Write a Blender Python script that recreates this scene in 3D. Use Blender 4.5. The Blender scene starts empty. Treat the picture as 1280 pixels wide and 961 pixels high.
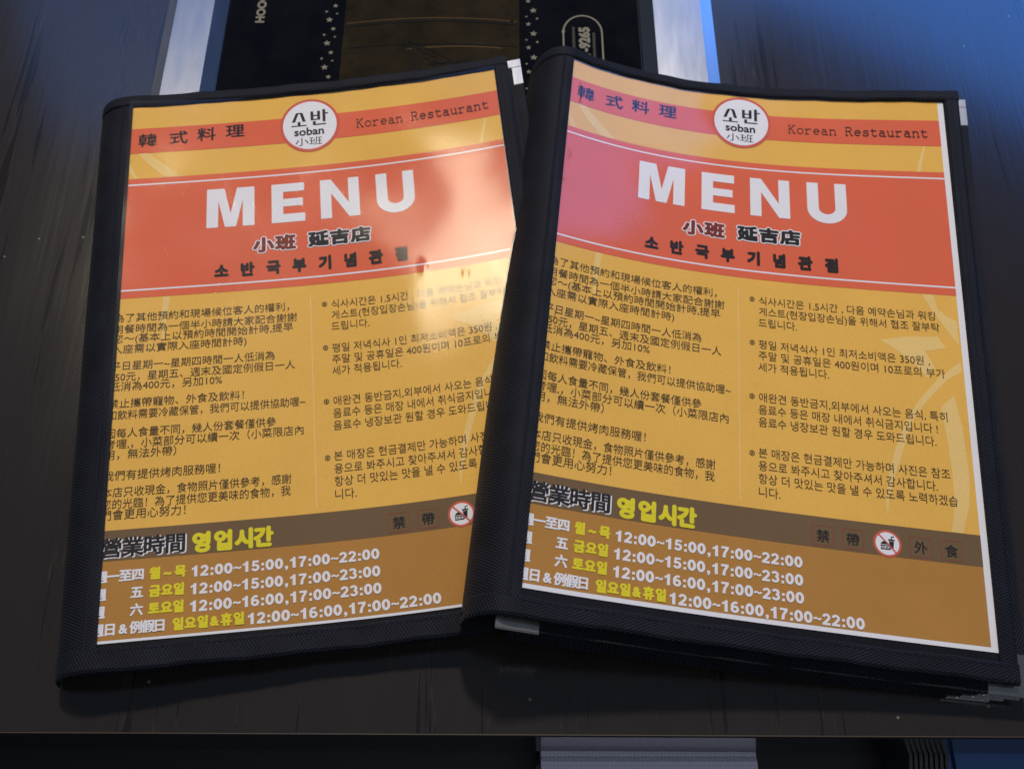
import bpy, bmesh, math, random
import numpy as np
from mathutils import Vector

# ------------------------------------------------------------------ camera, light, exposure
scene = bpy.context.scene
C = scene.collection
random.seed(7)

cam_d = bpy.data.cameras.new('camera')
cam = bpy.data.objects.new('camera', cam_d); C.objects.link(cam)
PITCH = math.atan(2600 / 1280)                    # the lens looks 63.8 degrees down
cam.location = (0, 0, .445)
cam.rotation_euler = (math.pi / 2 - PITCH, 0, 0)
cam_d.sensor_width = 36; cam_d.lens = 36
cam_d.clip_start = .01; cam_d.clip_end = 50
cam_d.dof.use_dof = True; cam_d.dof.focus_distance = .455; cam_d.dof.aperture_fstop = 16
scene.camera = cam

world = bpy.data.worlds.new('World'); scene.world = world
world.use_nodes = True
bg = world.node_tree.nodes['Background']
bg.inputs[0].default_value = (.45, .55, .8, 1); bg.inputs[1].default_value = .10

def area(name, loc, target, sx, sy, power, col, shape='RECTANGLE'):
    d = bpy.data.lights.new(name, 'AREA'); d.shape = shape; d.size = sx
    if shape in ('RECTANGLE', 'ELLIPSE'): d.size_y = sy
    d.energy = power; d.color = col
    o = bpy.data.objects.new(name, d); C.objects.link(o)
    o.location = loc
    o.rotation_euler = (Vector(target) - Vector(loc)).to_track_quat('-Z', 'Y').to_euler()
    return o
T0 = Vector((0, .25, 0))
# ceiling lamp beyond the table: throws the shadows towards the viewer
area('ceiling_lamp', T0 + Vector((.01, .55, .835)) * 3.4, T0, .30, .30, 82, (1, .92, .82), 'DISK')
# warm lamp to the left, mirrored in the left menu's clear cover
area('warm_lamp', (-.735, 1.38, 1.75), (-.735, 1.38, 0), .28, .46, 7.0, (1, .86, .62))
# daylight window to the right; dim blue panel added ahead to tint the steel
area('window_light', T0 + Vector((.50, .73, .47)) * 2.6, T0, 1.5, 1.0, 17, (.06, .28, 1))
area('blue_fill_panel', T0 + Vector((-.12, .755, .645)) * 2.7, T0, 2.1, .52, 3.0, (.17, .38, 1))
# soft fill added above the viewer, lifting the shadows and the packet
area('fill_light', (.25, -.55, 1.9), (0, .15, 0), 1.2, 1.0, 6, (.85, .90, 1))

vs = scene.view_settings
vs.view_transform = 'Standard'; vs.look = 'None'; vs.exposure = 0; vs.gamma = 1
vs.use_curve_mapping = False
scene.cycles.denoising_input_passes = 'RGB'

# ------------------------------------------------------------------ materials
def new_mat(name):
    m = bpy.data.materials.new(name); m.use_nodes = True
    nt = m.node_tree
    return m, nt, nt.nodes['Principled BSDF'], nt.nodes.new, nt.links.new

def plain(name, col, rough=.5, metal=0, spec=.5):
    m, nt, b, N, K = new_mat(name)
    b.inputs['Base Color'].default_value = (*col, 1)
    b.inputs['Roughness'].default_value = rough
    b.inputs['Metallic'].default_value = metal
    b.inputs['Specular IOR Level'].default_value = spec
    return m

def ink(name, col, var=.06):
    """printed colour on slightly mottled paper"""
    m, nt, b, N, K = new_mat(name)
    tc = N('ShaderNodeTexCoord')
    n1 = N('ShaderNodeTexNoise'); n1.inputs['Scale'].default_value = 900; n1.inputs['Detail'].default_value = 3
    n2 = N('ShaderNodeTexNoise'); n2.inputs['Scale'].default_value = 35; n2.inputs['Detail'].default_value = 3
    K(tc.outputs['Object'], n1.inputs['Vector']); K(tc.outputs['Object'], n2.inputs['Vector'])
    a = N('ShaderNodeMath'); a.operation = 'ADD'; K(n1.outputs['Fac'], a.inputs[0]); K(n2.outputs['Fac'], a.inputs[1])
    r = N('ShaderNodeMapRange'); r.inputs[1].default_value = .6; r.inputs[2].default_value = 1.4
    r.inputs[3].default_value = 1 - var; r.inputs[4].default_value = 1 + var
    K(a.outputs[0], r.inputs[0])
    v = N('ShaderNodeVectorMath'); v.operation = 'SCALE'; v.inputs[0].default_value = col
    K(r.outputs[0], v.inputs['Scale']); K(v.outputs[0], b.inputs['Base Color'])
    b.inputs['Roughness'].default_value = .8; b.inputs['Specular IOR Level'].default_value = .1
    return m

M = {}
M['white'] = ink('white_ink', (.76, .75, .76), .03)
M['yellow'] = ink('yellow_ink', (.77, .445, .088))
M['pale'] = ink('pale_yellow_ink', (.78, .54, .19))
M['orange'] = ink('orange_red_ink', (.70, .138, .066))
M['ochre'] = ink('ochre_ink', (.43, .21, .05))
M['brown'] = ink('brown_ink', (.165, .105, .052))
M['ring'] = ink('ring_red_ink', (.60, .11, .07))
M['black'] = ink('black_ink', (.028, .024, .024))
M['text'] = ink('text_ink', (.050, .036, .026))
M['maroon'] = ink('maroon_ink', (.20, .035, .025))
M['bright_yellow'] = ink('bright_yellow_ink', (.72, .62, .03))
M['red_line'] = ink('red_line_ink', (.24, .065, .04))

def fabric():
    m, nt, b, N, K = new_mat('black_woven_fabric')
    uv = N('ShaderNodeUVMap'); uv.uv_map = 'UVMap'
    def wave(rot, sc):
        mp = N('ShaderNodeMapping'); mp.inputs['Rotation'].default_value = (0, 0, rot)
        w = N('ShaderNodeTexWave'); w.wave_type = 'BANDS'; w.inputs['Scale'].default_value = sc
        w.inputs['Distortion'].default_value = .6; w.inputs['Detail'].default_value = 1
        K(uv.outputs[0], mp.inputs[0]); K(mp.outputs[0], w.inputs['Vector']); return w
    w1 = wave(.5, 270); w2 = wave(.5 + math.pi / 2, 270)
    mx = N('ShaderNodeMath'); mx.operation = 'MULTIPLY'; K(w1.outputs['Fac'], mx.inputs[0]); K(w2.outputs['Fac'], mx.inputs[1])
    n = N('ShaderNodeTexNoise'); n.inputs['Scale'].default_value = 60; n.inputs['Detail'].default_value = 5
    K(uv.outputs[0], n.inputs['Vector'])
    cr = N('ShaderNodeMix'); cr.data_type = 'RGBA'
    cr.inputs[6].default_value = (.0028, .003, .005, 1); cr.inputs[7].default_value = (.028, .033, .052, 1)
    f = N('ShaderNodeMath'); f.operation = 'MULTIPLY'; K(mx.outputs[0], f.inputs[0]); K(n.outputs['Fac'], f.inputs[1])
    f2 = N('ShaderNodeMath'); f2.operation = 'MULTIPLY'; f2.inputs[1].default_value = 1.5; K(f.outputs[0], f2.inputs[0])
    K(f2.outputs[0], cr.inputs[0]); K(cr.outputs[2], b.inputs['Base Color'])
    bp = N('ShaderNodeBump'); bp.inputs['Strength'].default_value = .5; bp.inputs['Distance'].default_value = .0003
    K(mx.outputs[0], bp.inputs['Height']); K(bp.outputs[0], b.inputs['Normal'])
    b.inputs['Roughness'].default_value = .62; b.inputs['Specular IOR Level'].default_value = .12
    b.inputs['Sheen Weight'].default_value = .02
    return m
M['fabric'] = fabric()
M['thread'] = plain('dark_thread', (.014, .015, .022), .8, spec=.05)
M['board'] = plain('black_board', (.006, .006, .008), .6, spec=.1)

def film():
    """thin clear vinyl: lets the print through, mirrors the lamps, finely scratched"""
    m = bpy.data.materials.new('clear_vinyl'); m.use_nodes = True
    nt = m.node_tree; nt.nodes.clear(); N = nt.nodes.new; K = nt.links.new
    out = N('ShaderNodeOutputMaterial'); mix = N('ShaderNodeMixShader')
    tr = N('ShaderNodeBsdfTransparent'); tr.inputs[0].default_value = (.985, .985, .99, 1)
    gl = N('ShaderNodeBsdfGlossy')
    uv = N('ShaderNodeUVMap'); uv.uv_map = 'UVMap'
    tot = None
    for rot, sx, sy, sd, th in ((.30, 2100, 13, 1, .73), (-.38, 2300, 17, 4, .74), (1.25, 2100, 16, 9, .76), (-.85, 2200, 18, 14, .75), (.55, 2300, 12, 21, .74)):
        mp = N('ShaderNodeMapping'); mp.vector_type = 'TEXTURE'; mp.inputs['Rotation'].default_value = (0, 0, rot); mp.inputs['Scale'].default_value = (1 / sx, 1 / sy, 1)
        mp.inputs['Location'].default_value = (sd, sd * 2, 0)
        no = N('ShaderNodeTexNoise'); no.inputs['Scale'].default_value = 1; no.inputs['Detail'].default_value = 1
        K(uv.outputs[0], mp.inputs[0]); K(mp.outputs[0], no.inputs['Vector'])
        r = N('ShaderNodeMapRange'); r.inputs[1].default_value = th; r.inputs[2].default_value = th + .05
        K(no.outputs['Fac'], r.inputs[0])
        if tot is None: tot = r.outputs[0]
        else:
            a = N('ShaderNodeMath'); a.operation = 'MAXIMUM'; K(tot, a.inputs[0]); K(r.outputs[0], a.inputs[1]); tot = a.outputs[0]
    sm = N('ShaderNodeTexNoise'); sm.inputs['Scale'].default_value = 22; sm.inputs['Detail'].default_value = 1
    K(uv.outputs[0], sm.inputs['Vector'])
    rr = N('ShaderNodeMapRange'); rr.inputs[1].default_value = .35; rr.inputs[2].default_value = .75
    rr.inputs[3].default_value = .09; rr.inputs[4].default_value = .15
    K(sm.outputs['Fac'], rr.inputs[0]); K(rr.outputs[0], gl.inputs['Roughness'])
    h = N('ShaderNodeMath'); h.operation = 'MULTIPLY_ADD'; h.inputs[1].default_value = .007
    K(tot, h.inputs[0])
    s2 = N('ShaderNodeMath'); s2.operation = 'MULTIPLY'; s2.inputs[1].default_value = 1.0; K(sm.outputs['Fac'], s2.inputs[0]); K(s2.outputs[0], h.inputs[2])
    bp = N('ShaderNodeBump'); bp.inputs['Strength'].default_value = .35; bp.inputs['Distance'].default_value = .0012
    K(h.outputs[0], bp.inputs['Height']); K(bp.outputs[0], gl.inputs['Normal'])
    # Schlick reflectance, the same from both faces of the thin sheet
    ge = N('ShaderNodeNewGeometry'); dt = N('ShaderNodeVectorMath'); dt.operation = 'DOT_PRODUCT'
    K(ge.outputs['Incoming'], dt.inputs[0]); K(ge.outputs['Normal'], dt.inputs[1])
    ab = N('ShaderNodeMath'); ab.operation = 'ABSOLUTE'; K(dt.outputs['Value'], ab.inputs[0])
    om = N('ShaderNodeMath'); om.operation = 'SUBTRACT'; om.inputs[0].default_value = 1; K(ab.outputs[0], om.inputs[1])
    pw = N('ShaderNodeMath'); pw.operation = 'POWER'; pw.inputs[1].default_value = 5; K(om.outputs[0], pw.inputs[0])
    fr = N('ShaderNodeMath'); fr.operation = 'MULTIPLY_ADD'; fr.inputs[1].default_value = .95; fr.inputs[2].default_value = .05; K(pw.outputs[0], fr.inputs[0])
    sc = N('ShaderNodeMath'); sc.operation = 'MULTIPLY_ADD'; sc.inputs[1].default_value = 1.0
    K(fr.outputs[0], sc.inputs[0])
    s3 = N('ShaderNodeMath'); s3.operation = 'MULTIPLY'; s3.inputs[1].default_value = .05; K(tot, s3.inputs[0]); K(s3.outputs[0], sc.inputs[2])
    K(sc.outputs[0], mix.inputs[0]); K(tr.outputs[0], mix.inputs[1]); K(gl.outputs[0], mix.inputs[2])
    K(mix.outputs[0], out.inputs[0])
    return m
M['film'] = film()

def steel(name, col, rough, dirt):
    m, nt, b, N, K = new_mat(name)
    tc = N('ShaderNodeTexCoord')
    mp = N('ShaderNodeMapping'); mp.inputs['Scale'].default_value = (1, .12, 1)
    n = N('ShaderNodeTexNoise'); n.inputs['Scale'].default_value = 260; n.inputs['Detail'].default_value = 5
    n2 = N('ShaderNodeTexNoise'); n2.inputs['Scale'].default_value = 70; n2.inputs['Detail'].default_value = 6; n2.inputs['Roughness'].default_value = .7
    K(tc.outputs['Object'], mp.inputs[0]); K(mp.outputs[0], n.inputs['Vector']); K(tc.outputs['Object'], n2.inputs['Vector'])
    r = N('ShaderNodeMapRange'); r.inputs[1].default_value = .3; r.inputs[2].default_value = .7
    r.inputs[3].default_value = rough - .01; r.inputs[4].default_value = rough + .015
    K(n.outputs['Fac'], r.inputs[0]); K(r.outputs[0], b.inputs['Roughness'])
    mx = N('ShaderNodeMix'); mx.data_type = 'RGBA'
    mx.inputs[6].default_value = (*col, 1); mx.inputs[7].default_value = (*dirt, 1)
    r2 = N('ShaderNodeMapRange'); r2.inputs[1].default_value = .6; r2.inputs[2].default_value = .75
    K(n2.outputs['Fac'], r2.inputs[0]); K(r2.outputs[0], mx.inputs[0]); K(mx.outputs[2], b.inputs['Base Color'])
    bp = N('ShaderNodeBump'); bp.inputs['Strength'].default_value = .015; bp.inputs['Distance'].default_value = .0003
    K(n.outputs['Fac'], bp.inputs['Height']); K(bp.outputs[0], b.inputs['Normal'])
    b.inputs['Metallic'].default_value = 1
    return m
M['steel'] = steel('brushed_steel', (.42, .42, .42), .22, (.36, .36, .35))
M['chrome'] = steel('corner_metal', (.60, .58, .54), .24, (.55, .50, .42))

def wood():
    m, nt, b, N, K = new_mat('dark_walnut_laminate')
    tc = N('ShaderNodeTexCoord')
    def noi(scl, sc, det, loc=0):
        mp = N('ShaderNodeMapping'); mp.inputs['Scale'].default_value = scl; mp.inputs['Location'].default_value = (loc, loc, 0)
        n = N('ShaderNodeTexNoise'); n.inputs['Scale'].default_value = sc; n.inputs['Detail'].default_value = det
        K(tc.outputs['Object'], mp.inputs[0]); K(mp.outputs[0], n.inputs['Vector']); return n.outputs['Fac']
    a = noi((1, .055, 1), 70, 4); f = noi((1, .03, 1), 420, 5, 3); w = noi((1, .25, 1), 11, 3, 8)
    s1 = N('ShaderNodeMath'); s1.operation = 'MULTIPLY_ADD'; s1.inputs[1].default_value = .8; K(f, s1.inputs[0]); K(a, s1.inputs[2])
    s2 = N('ShaderNodeMath'); s2.operation = 'MULTIPLY_ADD'; s2.inputs[1].default_value = .45; K(w, s2.inputs[0]); K(s1.outputs[0], s2.inputs[2])
    cr = N('ShaderNodeValToRGB'); K(s2.outputs[0], cr.inputs[0])
    e = cr.color_ramp.elements
    e[0].position = .95; e[0].color = (.0105, .0090, .0092, 1)
    e[1].position = 1.32; e[1].color = (.0400, .0290, .0240, 1)
    x = e.new(1.12); x.color = (.0205, .0165, .0155, 1)
    # dust specks lying on the laminate
    vo = N('ShaderNodeTexVoronoi'); vo.inputs['Scale'].default_value = 130; K(tc.outputs['Object'], vo.inputs['Vector'])
    sp = N('ShaderNodeMath'); sp.operation = 'LESS_THAN'; sp.inputs[1].default_value = .085; K(vo.outputs['Distance'], sp.inputs[0])
    sx = N('ShaderNodeSeparateColor'); K(vo.outputs['Color'], sx.inputs[0])
    sg = N('ShaderNodeMath'); sg.operation = 'GREATER_THAN'; sg.inputs[1].default_value = .93; K(sx.outputs[0], sg.inputs[0])
    sm_ = N('ShaderNodeMath'); sm_.operation = 'MULTIPLY'; K(sp.outputs[0], sm_.inputs[0]); K(sg.outputs[0], sm_.inputs[1])
    sk = N('ShaderNodeMath'); sk.operation = 'MULTIPLY'; sk.inputs[1].default_value = .5; K(sm_.outputs[0], sk.inputs[0])
    dm = N('ShaderNodeMix'); dm.data_type = 'RGBA'; dm.inputs[7].default_value = (.30, .27, .23, 1)
    K(sk.outputs[0], dm.inputs[0]); K(cr.outputs[0], dm.inputs[6]); K(dm.outputs[2], b.inputs['Base Color'])
    r = N('ShaderNodeMapRange'); r.inputs[1].default_value = .7; r.inputs[2].default_value = 1.6
    r.inputs[3].default_value = .12; r.inputs[4].default_value = .18
    smg = noi((1, 1, 1), 17, 6, 5)
    sadd = N('ShaderNodeMath'); sadd.operation = 'MULTIPLY_ADD'; sadd.inputs[1].default_value = .55; sadd.inputs[2].default_value = -.27; K(smg, sadd.inputs[0])
    sall = N('ShaderNodeMath'); sall.operation = 'ADD'; K(sadd.outputs[0], sall.inputs[0]); K(s2.outputs[0], sall.inputs[1])
    K(sall.outputs[0], r.inputs[0]); K(r.outputs[0], b.inputs['Roughness'])
    bp = N('ShaderNodeBump'); bp.inputs['Strength'].default_value = .08; bp.inputs['Distance'].default_value = .0003
    K(f, bp.inputs['Height']); K(bp.outputs[0], b.inputs['Normal'])
    b.inputs['Specular IOR Level'].default_value = .95
    return m
M['wood'] = wood()
M['edge_face'] = plain('dark_glossy_edge', (.012, .011, .014), .16)
M['edge_line'] = plain('brown_edge_line', (.05, .033, .017), .5)

def glass_mat(name, c0, c1, rough):
    m, nt, b, N, K = new_mat(name)
    tc = N('ShaderNodeTexCoord')
    n = N('ShaderNodeTexNoise'); n.inputs['Scale'].default_value = 45; n.inputs['Detail'].default_value = 6; n.inputs['Roughness'].default_value = .65
    K(tc.outputs['Object'], n.inputs['Vector'])
    r = N('ShaderNodeMapRange'); r.inputs[1].default_value = .35; r.inputs[2].default_value = .72; K(n.outputs['Fac'], r.inputs[0])
    mx = N('ShaderNodeMix'); mx.data_type = 'RGBA'; mx.inputs[6].default_value = (*c0, 1); mx.inputs[7].default_value = (*c1, 1)
    K(r.outputs[0], mx.inputs[0]); K(mx.outputs[2], b.inputs['Base Color'])
    # grease specks
    v = N('ShaderNodeTexNoise'); v.inputs['Scale'].default_value = 330; v.inputs['Detail'].default_value = 1
    K(tc.outputs['Object'], v.inputs['Vector'])
    r2 = N('ShaderNodeMapRange'); r2.inputs[1].default_value = .76; r2.inputs[2].default_value = .82
    r2.inputs[3].default_value = rough; r2.inputs[4].default_value = .3
    K(v.outputs['Fac'], r2.inputs[0]); K(r2.outputs[0], b.inputs['Roughness'])
    b.inputs['Specular IOR Level'].default_value = .025
    return m
M['glass'] = glass_mat('black_glass', (.003, .003, .004), (.006, .006, .006), .10)
M['glass_mid'] = glass_mat('brown_smoked_glass', (.013, .010, .0045), (.028, .020, .0085), .14)
M['glass_print'] = plain('cream_print', (.20, .185, .135), .6, spec=.05)
M['glass_dark'] = plain('dark_print_and_reflection', (.006, .006, .006), .6, spec=.05)  # logo print, and the painted reflections of stars and burner
M['glass_line'] = plain('ochre_reflection_paint', (.06, .036, .012), .6, spec=.05)  # colour of the painted burner reflections

# ------------------------------------------------------------------ helpers
def empty(name, loc, label, cat, group=None):
    o = bpy.data.objects.new(name, None); C.objects.link(o); o.location = loc
    o.empty_display_size = .02
    o['label'] = label; o['category'] = cat
    if group: o['group'] = group
    return o

ORIGIN = {}
def link(name, me, mat, parent):
    """world-space mesh, parented to a thing or a part (kept in place)"""
    o = bpy.data.objects.new(name, me); C.objects.link(o)
    if mat is not None: me.materials.append(mat)
    if parent is not None:
        o.parent = parent
        root = parent
        off = Vector((0, 0, 0))
        while root is not None:
            off += root.location; root = root.parent
        me.transform(__import__('mathutils').Matrix.Translation(-off))
    return o

def mesh_of(verts, faces, uvs=None, smooth=False):
    me = bpy.data.meshes.new('mesh')
    me.from_pydata([tuple(v) for v in verts], [], faces)
    if uvs is not None:
        ul = me.uv_layers.new(name='UVMap')
        idx = np.empty(len(me.loops), dtype=np.int32); me.loops.foreach_get('vertex_index', idx)
        ul.data.foreach_set('uv', np.asarray(uvs, dtype=np.float32)[idx].ravel())
    if smooth: me.polygons.foreach_set('use_smooth', [True] * len(me.polygons))
    me.update()
    return me

def grid(us, vs, fn, smooth=True):
    """fn(U, V) -> (n,3); a sheet facing up"""
    U, V = np.meshgrid(us, vs, indexing='ij')
    P = fn(U.ravel(), V.ravel())
    nv = len(vs); f = []
    for i in range(len(us) - 1):
        for j in range(nv - 1):
            a = i * nv + j
            f.append((a, a + nv, a + nv + 1, a + 1))
    return mesh_of(P, f, np.stack([U.ravel(), V.ravel()], 1), smooth)

def sweep(aa, loop, pos, smooth=False, uvswap=False):
    """closed loop [(b, dz)] carried along aa; pos(a, b, dz) arrays -> (n,3)"""
    aa = np.asarray(aa, float); lp = np.asarray(loop, float); n = len(lp)
    per = np.concatenate([[0], np.cumsum(np.hypot(*np.diff(lp, axis=0).T))])
    A = np.repeat(aa, n); B = np.tile(lp[:, 0], len(aa)); D = np.tile(lp[:, 1], len(aa))
    P = pos(A, B, D)
    uv = np.stack([A, np.tile(per, len(aa))], 1)
    if uvswap: uv = uv[:, ::-1]
    f = []
    for i in range(len(aa) - 1):
        for j in range(n):
            k = (j + 1) % n
            f.append((i * n + j, i * n + k, (i + 1) * n + k, (i + 1) * n + j))
    f.append(tuple(range(n - 1, -1, -1))); f.append(tuple((len(aa) - 1) * n + j for j in range(n)))
    me = mesh_of(P, f, uv, smooth)
    bm = bmesh.new(); bm.from_mesh(me); bmesh.ops.recalc_face_normals(bm, faces=bm.faces); bm.to_mesh(me); bm.free()
    return me

def box_mesh(x0, x1, y0, y1, z0, z1, bev=0):
    bm = bmesh.new()
    vs_ = [bm.verts.new((x, y, z)) for z in (z0, z1) for y in (y0, y1) for x in (x0, x1)]
    for f in ((0, 2, 3, 1), (4, 5, 7, 6), (0, 1, 5, 4), (2, 6, 7, 3), (0, 4, 6, 2), (1, 3, 7, 5)):
        bm.faces.new([vs_[i] for i in f])
    if bev: bmesh.ops.bevel(bm, geom=bm.edges[:], offset=bev, segments=2, affect='EDGES')
    me = bpy.data.meshes.new('mesh'); bm.to_mesh(me); bm.free()
    return me

# --- flat artwork in 2-D: lists of (verts Nx2, faces), each with its own small height step
def glyphs(body, res=3):
    cu = bpy.data.curves.new('t', 'FONT'); cu.body = body; cu.size = 1; cu.resolution_u = res; cu.fill_mode = 'FRONT'
    ob = bpy.data.objects.new('t', cu); C.objects.link(ob)
    bpy.context.view_layer.update()
    me = bpy.data.meshes.new_from_object(ob.evaluated_get(bpy.context.evaluated_depsgraph_get()))
    v = np.empty(len(me.vertices) * 3, dtype=np.float32); me.vertices.foreach_get('co', v)
    f = [tuple(p.vertices) for p in me.polygons]
    bpy.data.objects.remove(ob); bpy.data.curves.remove(cu); bpy.data.meshes.remove(me)
    return v.reshape(-1, 3)[:, :2].astype(float), f
_gc = {}
def text2d(body):
    if body not in _gc: _gc[body] = glyphs(body)
    v, f = _gc[body]; return v.copy(), f

def stroke(path, w, closed=False):
    p = np.asarray(path, float); n = len(p)
    L, R = [], []
    for i in range(n):
        a = p[i - 1] if (i or closed) else None; b = p[(i + 1) % n] if (i < n - 1 or closed) else None
        ts = []
        if a is not None: d = p[i] - a; ts.append(d / (np.hypot(*d) + 1e-9))
        if b is not None: d = b - p[i]; ts.append(d / (np.hypot(*d) + 1e-9))
        t = sum(ts); t /= np.hypot(*t) + 1e-9
        nrm = np.array([-t[1], t[0]]); k = 1 / max(.5, abs(np.dot(nrm, [-ts[0][1], ts[0][0]])))
        L.append(p[i] + nrm * w / 2 * k); R.append(p[i] - nrm * w / 2 * k)
    v = np.array(L + R); f = []
    for i in range(n if closed else n - 1):
        j = (i + 1) % n; f.append((n + i, n + j, j, i))
    return v, f

def arc(cx, cy, rx, ry, a0, a1, n=10):
    return [(cx + rx * math.cos(math.radians(a0 + (a1 - a0) * i / n)), cy + ry * math.sin(math.radians(a0 + (a1 - a0) * i / n))) for i in range(n + 1)]

def poly(pts): return np.asarray(pts, float), [tuple(range(len(pts)))]
def disc(cx, cy, rx, ry, n=48): return poly(arc(cx, cy, rx, ry, 0, 360 - 360 / n, n - 1))
def ringp(cx, cy, rx, ry, tx, ty, n=48):
    o = arc(cx, cy, rx, ry, 0, 360 - 360 / n, n - 1); i = arc(cx, cy, rx - tx, ry - ty, 0, 360 - 360 / n, n - 1)
    return np.array(o + i), [(k, (k + 1) % n, n + (k + 1) % n, n + k) for k in range(n)]

def place(art, box, mode='bbox', ref=None):
    """scale artwork so its bounding box (or the given reference box) fills box = (x0, x1, y0, y1)"""
    vv = np.concatenate([v for v, f in art])
    x0, x1, y0, y1 = ref if ref else (vv[:, 0].min(), vv[:, 0].max(), vv[:, 1].min(), vv[:, 1].max())
    out = []
    for v, f in art:
        u = v.copy()
        u[:, 0] = box[0] + (v[:, 0] - x0) / (x1 - x0) * (box[1] - box[0])
        u[:, 1] = box[2] + (v[:, 1] - y0) / (y1 - y0) * (box[3] - box[2])
        out.append((u, f))
    return out

def bold(art, rx, ry=None, n=8):
    ry = rx if ry is None else ry
    out = []
    for v, f in art:
        out.append((v, f))
        for k in range(n):
            a = 2 * math.pi * k / n
            out.append((v + [rx * math.cos(a), ry * math.sin(a)], f))
    return out

# ------------------------------------------------------------------ stroke alphabets
def DIG(ch):
    """heavy grotesque figures, cell about .76 wide, 1 high -> (art, advance)"""
    w = .21
    if ch == '0': return [stroke(arc(.36, .5, .23, .39, 0, 345, 23), .23, True)], .76
    if ch == '1': return [poly([(.30, 0), (.55, 0), (.55, 1), (.36, 1), (.30, .86), (.10, .78), (.10, .58), (.30, .66)])], .76
    if ch == '2': return [stroke(arc(.36, .68, .22, .22, 175, -25, 10) + [(.42, .40), (.14, .12)], w), poly([(.04, 0), (.68, 0), (.68, .21), (.04, .21)])], .76
    if ch == '3': return [stroke(arc(.34, .72, .22, .19, 165, -80, 10), w), stroke(arc(.35, .31, .24, .21, 85, -165, 12), w)], .76
    if ch == '5': return [poly([(.14, .80), (.64, .80), (.64, 1), (.14, 1)]), poly([(.14, .9), (.08, .46), (.27, .46), (.31, .9)]), stroke(arc(.35, .34, .24, .235, 140, -165, 12), w)], .76
    if ch == '6': return [stroke(arc(.36, .33, .23, .22, 0, 345, 20), w, True), stroke(arc(.42, .48, .30, .41, 178, 62, 9), w)], .76
    if ch == '7': return [poly([(.06, .79), (.68, .79), (.68, 1), (.06, 1)]), poly([(.42, .79), (.68, .79), (.44, .38), (.40, 0), (.15, 0), (.22, .40)])], .76
    if ch == ':': return [poly([(.10, 0), (.32, 0), (.32, .24), (.10, .24)]), poly([(.10, .48), (.32, .48), (.32, .72), (.10, .72)])], .42
    if ch == ',': return [poly([(.10, 0), (.20, -.02), (.12, -.14), (.18, -.20), (.34, -.04), (.34, .24), (.10, .24)])], .42
    if ch == '~': return [stroke([(.06, .40), (.12, .50), (.22, .53), (.34, .47), (.46, .42), (.56, .45), (.62, .56)], .15)], .68
def figures(s):
    x = 0; out = []
    for ch in s:
        art, adv = DIG(ch)
        for v, f in art: out.append((v + [x, 0], f))
        x += adv
    return out, x

SLAB = {  # typewriter letters, cell 1 wide, capital height 1, x-height .66
 'K': [[(.14, 0), (.14, 1)], [(.02, 1), (.34, 1)], [(.02, 0), (.34, 0)], [(.76, 1), (.14, .42)], [(.36, .6), (.80, 0)], [(.60, 1), (.90, 1)], [(.62, 0), (.94, 0)]],
 'R': [[(.14, 0), (.14, 1)], [(.02, 1), (.5, 1)] + arc(.5, .76, .26, .24, 80, -90, 8) + [(.14, .52)], [(.02, 0), (.36, 0)], [(.48, .52), (.76, 0)], [(.72, 0), (.94, 0)]],
 'o': [arc(.5, .33, .36, .33, 0, 360, 18)],
 'r': [[(.26, 0), (.26, .64), (.08, .64)], [(.06, 0), (.58, 0)], [(.26, .42), (.44, .60), (.64, .65), (.84, .58)]],
 'e': [[(.16, .36), (.84, .36)] + arc(.5, .34, .34, .32, 5, 320, 14)],
 'a': [[(.18, .56), (.32, .65), (.56, .65), (.70, .52), (.70, 0), (.92, 0)], arc(.42, .20, .28, .19, 90, 300, 10) + [(.70, .18)], [(.42, .39), (.70, .38)]],
 'n': [[(.2, 0), (.2, .64), (.06, .64)], [(.2, .46), (.4, .63), (.62, .64), (.76, .5), (.76, 0)], [(.06, 0), (.36, 0)], [(.62, 0), (.92, 0)]],
 's': [[(.78, .52), (.66, .63), (.4, .65), (.24, .54), (.28, .40), (.5, .34), (.74, .27), (.80, .14), (.66, .02), (.38, 0), (.2, .12)], [(.78, .64), (.78, .46)], [(.2, .2), (.2, 0)]],
 't': [[(.32, .9), (.32, .16), (.44, .01), (.66, 0), (.86, .1)], [(.1, .64), (.8, .64)]],
 'u': [[(.06, .64), (.2, .64), (.2, .16), (.34, .01), (.56, .02), (.74, .18)], [(.58, .64), (.74, .64), (.74, 0), (.92, 0)]],
}
def slab(s, w=.095):
    out = []
    for i, ch in enumerate(s):
        for pth in SLAB.get(ch, []): v, f = stroke(pth, w); out.append((v + [i, 0], f))
    return out

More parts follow.
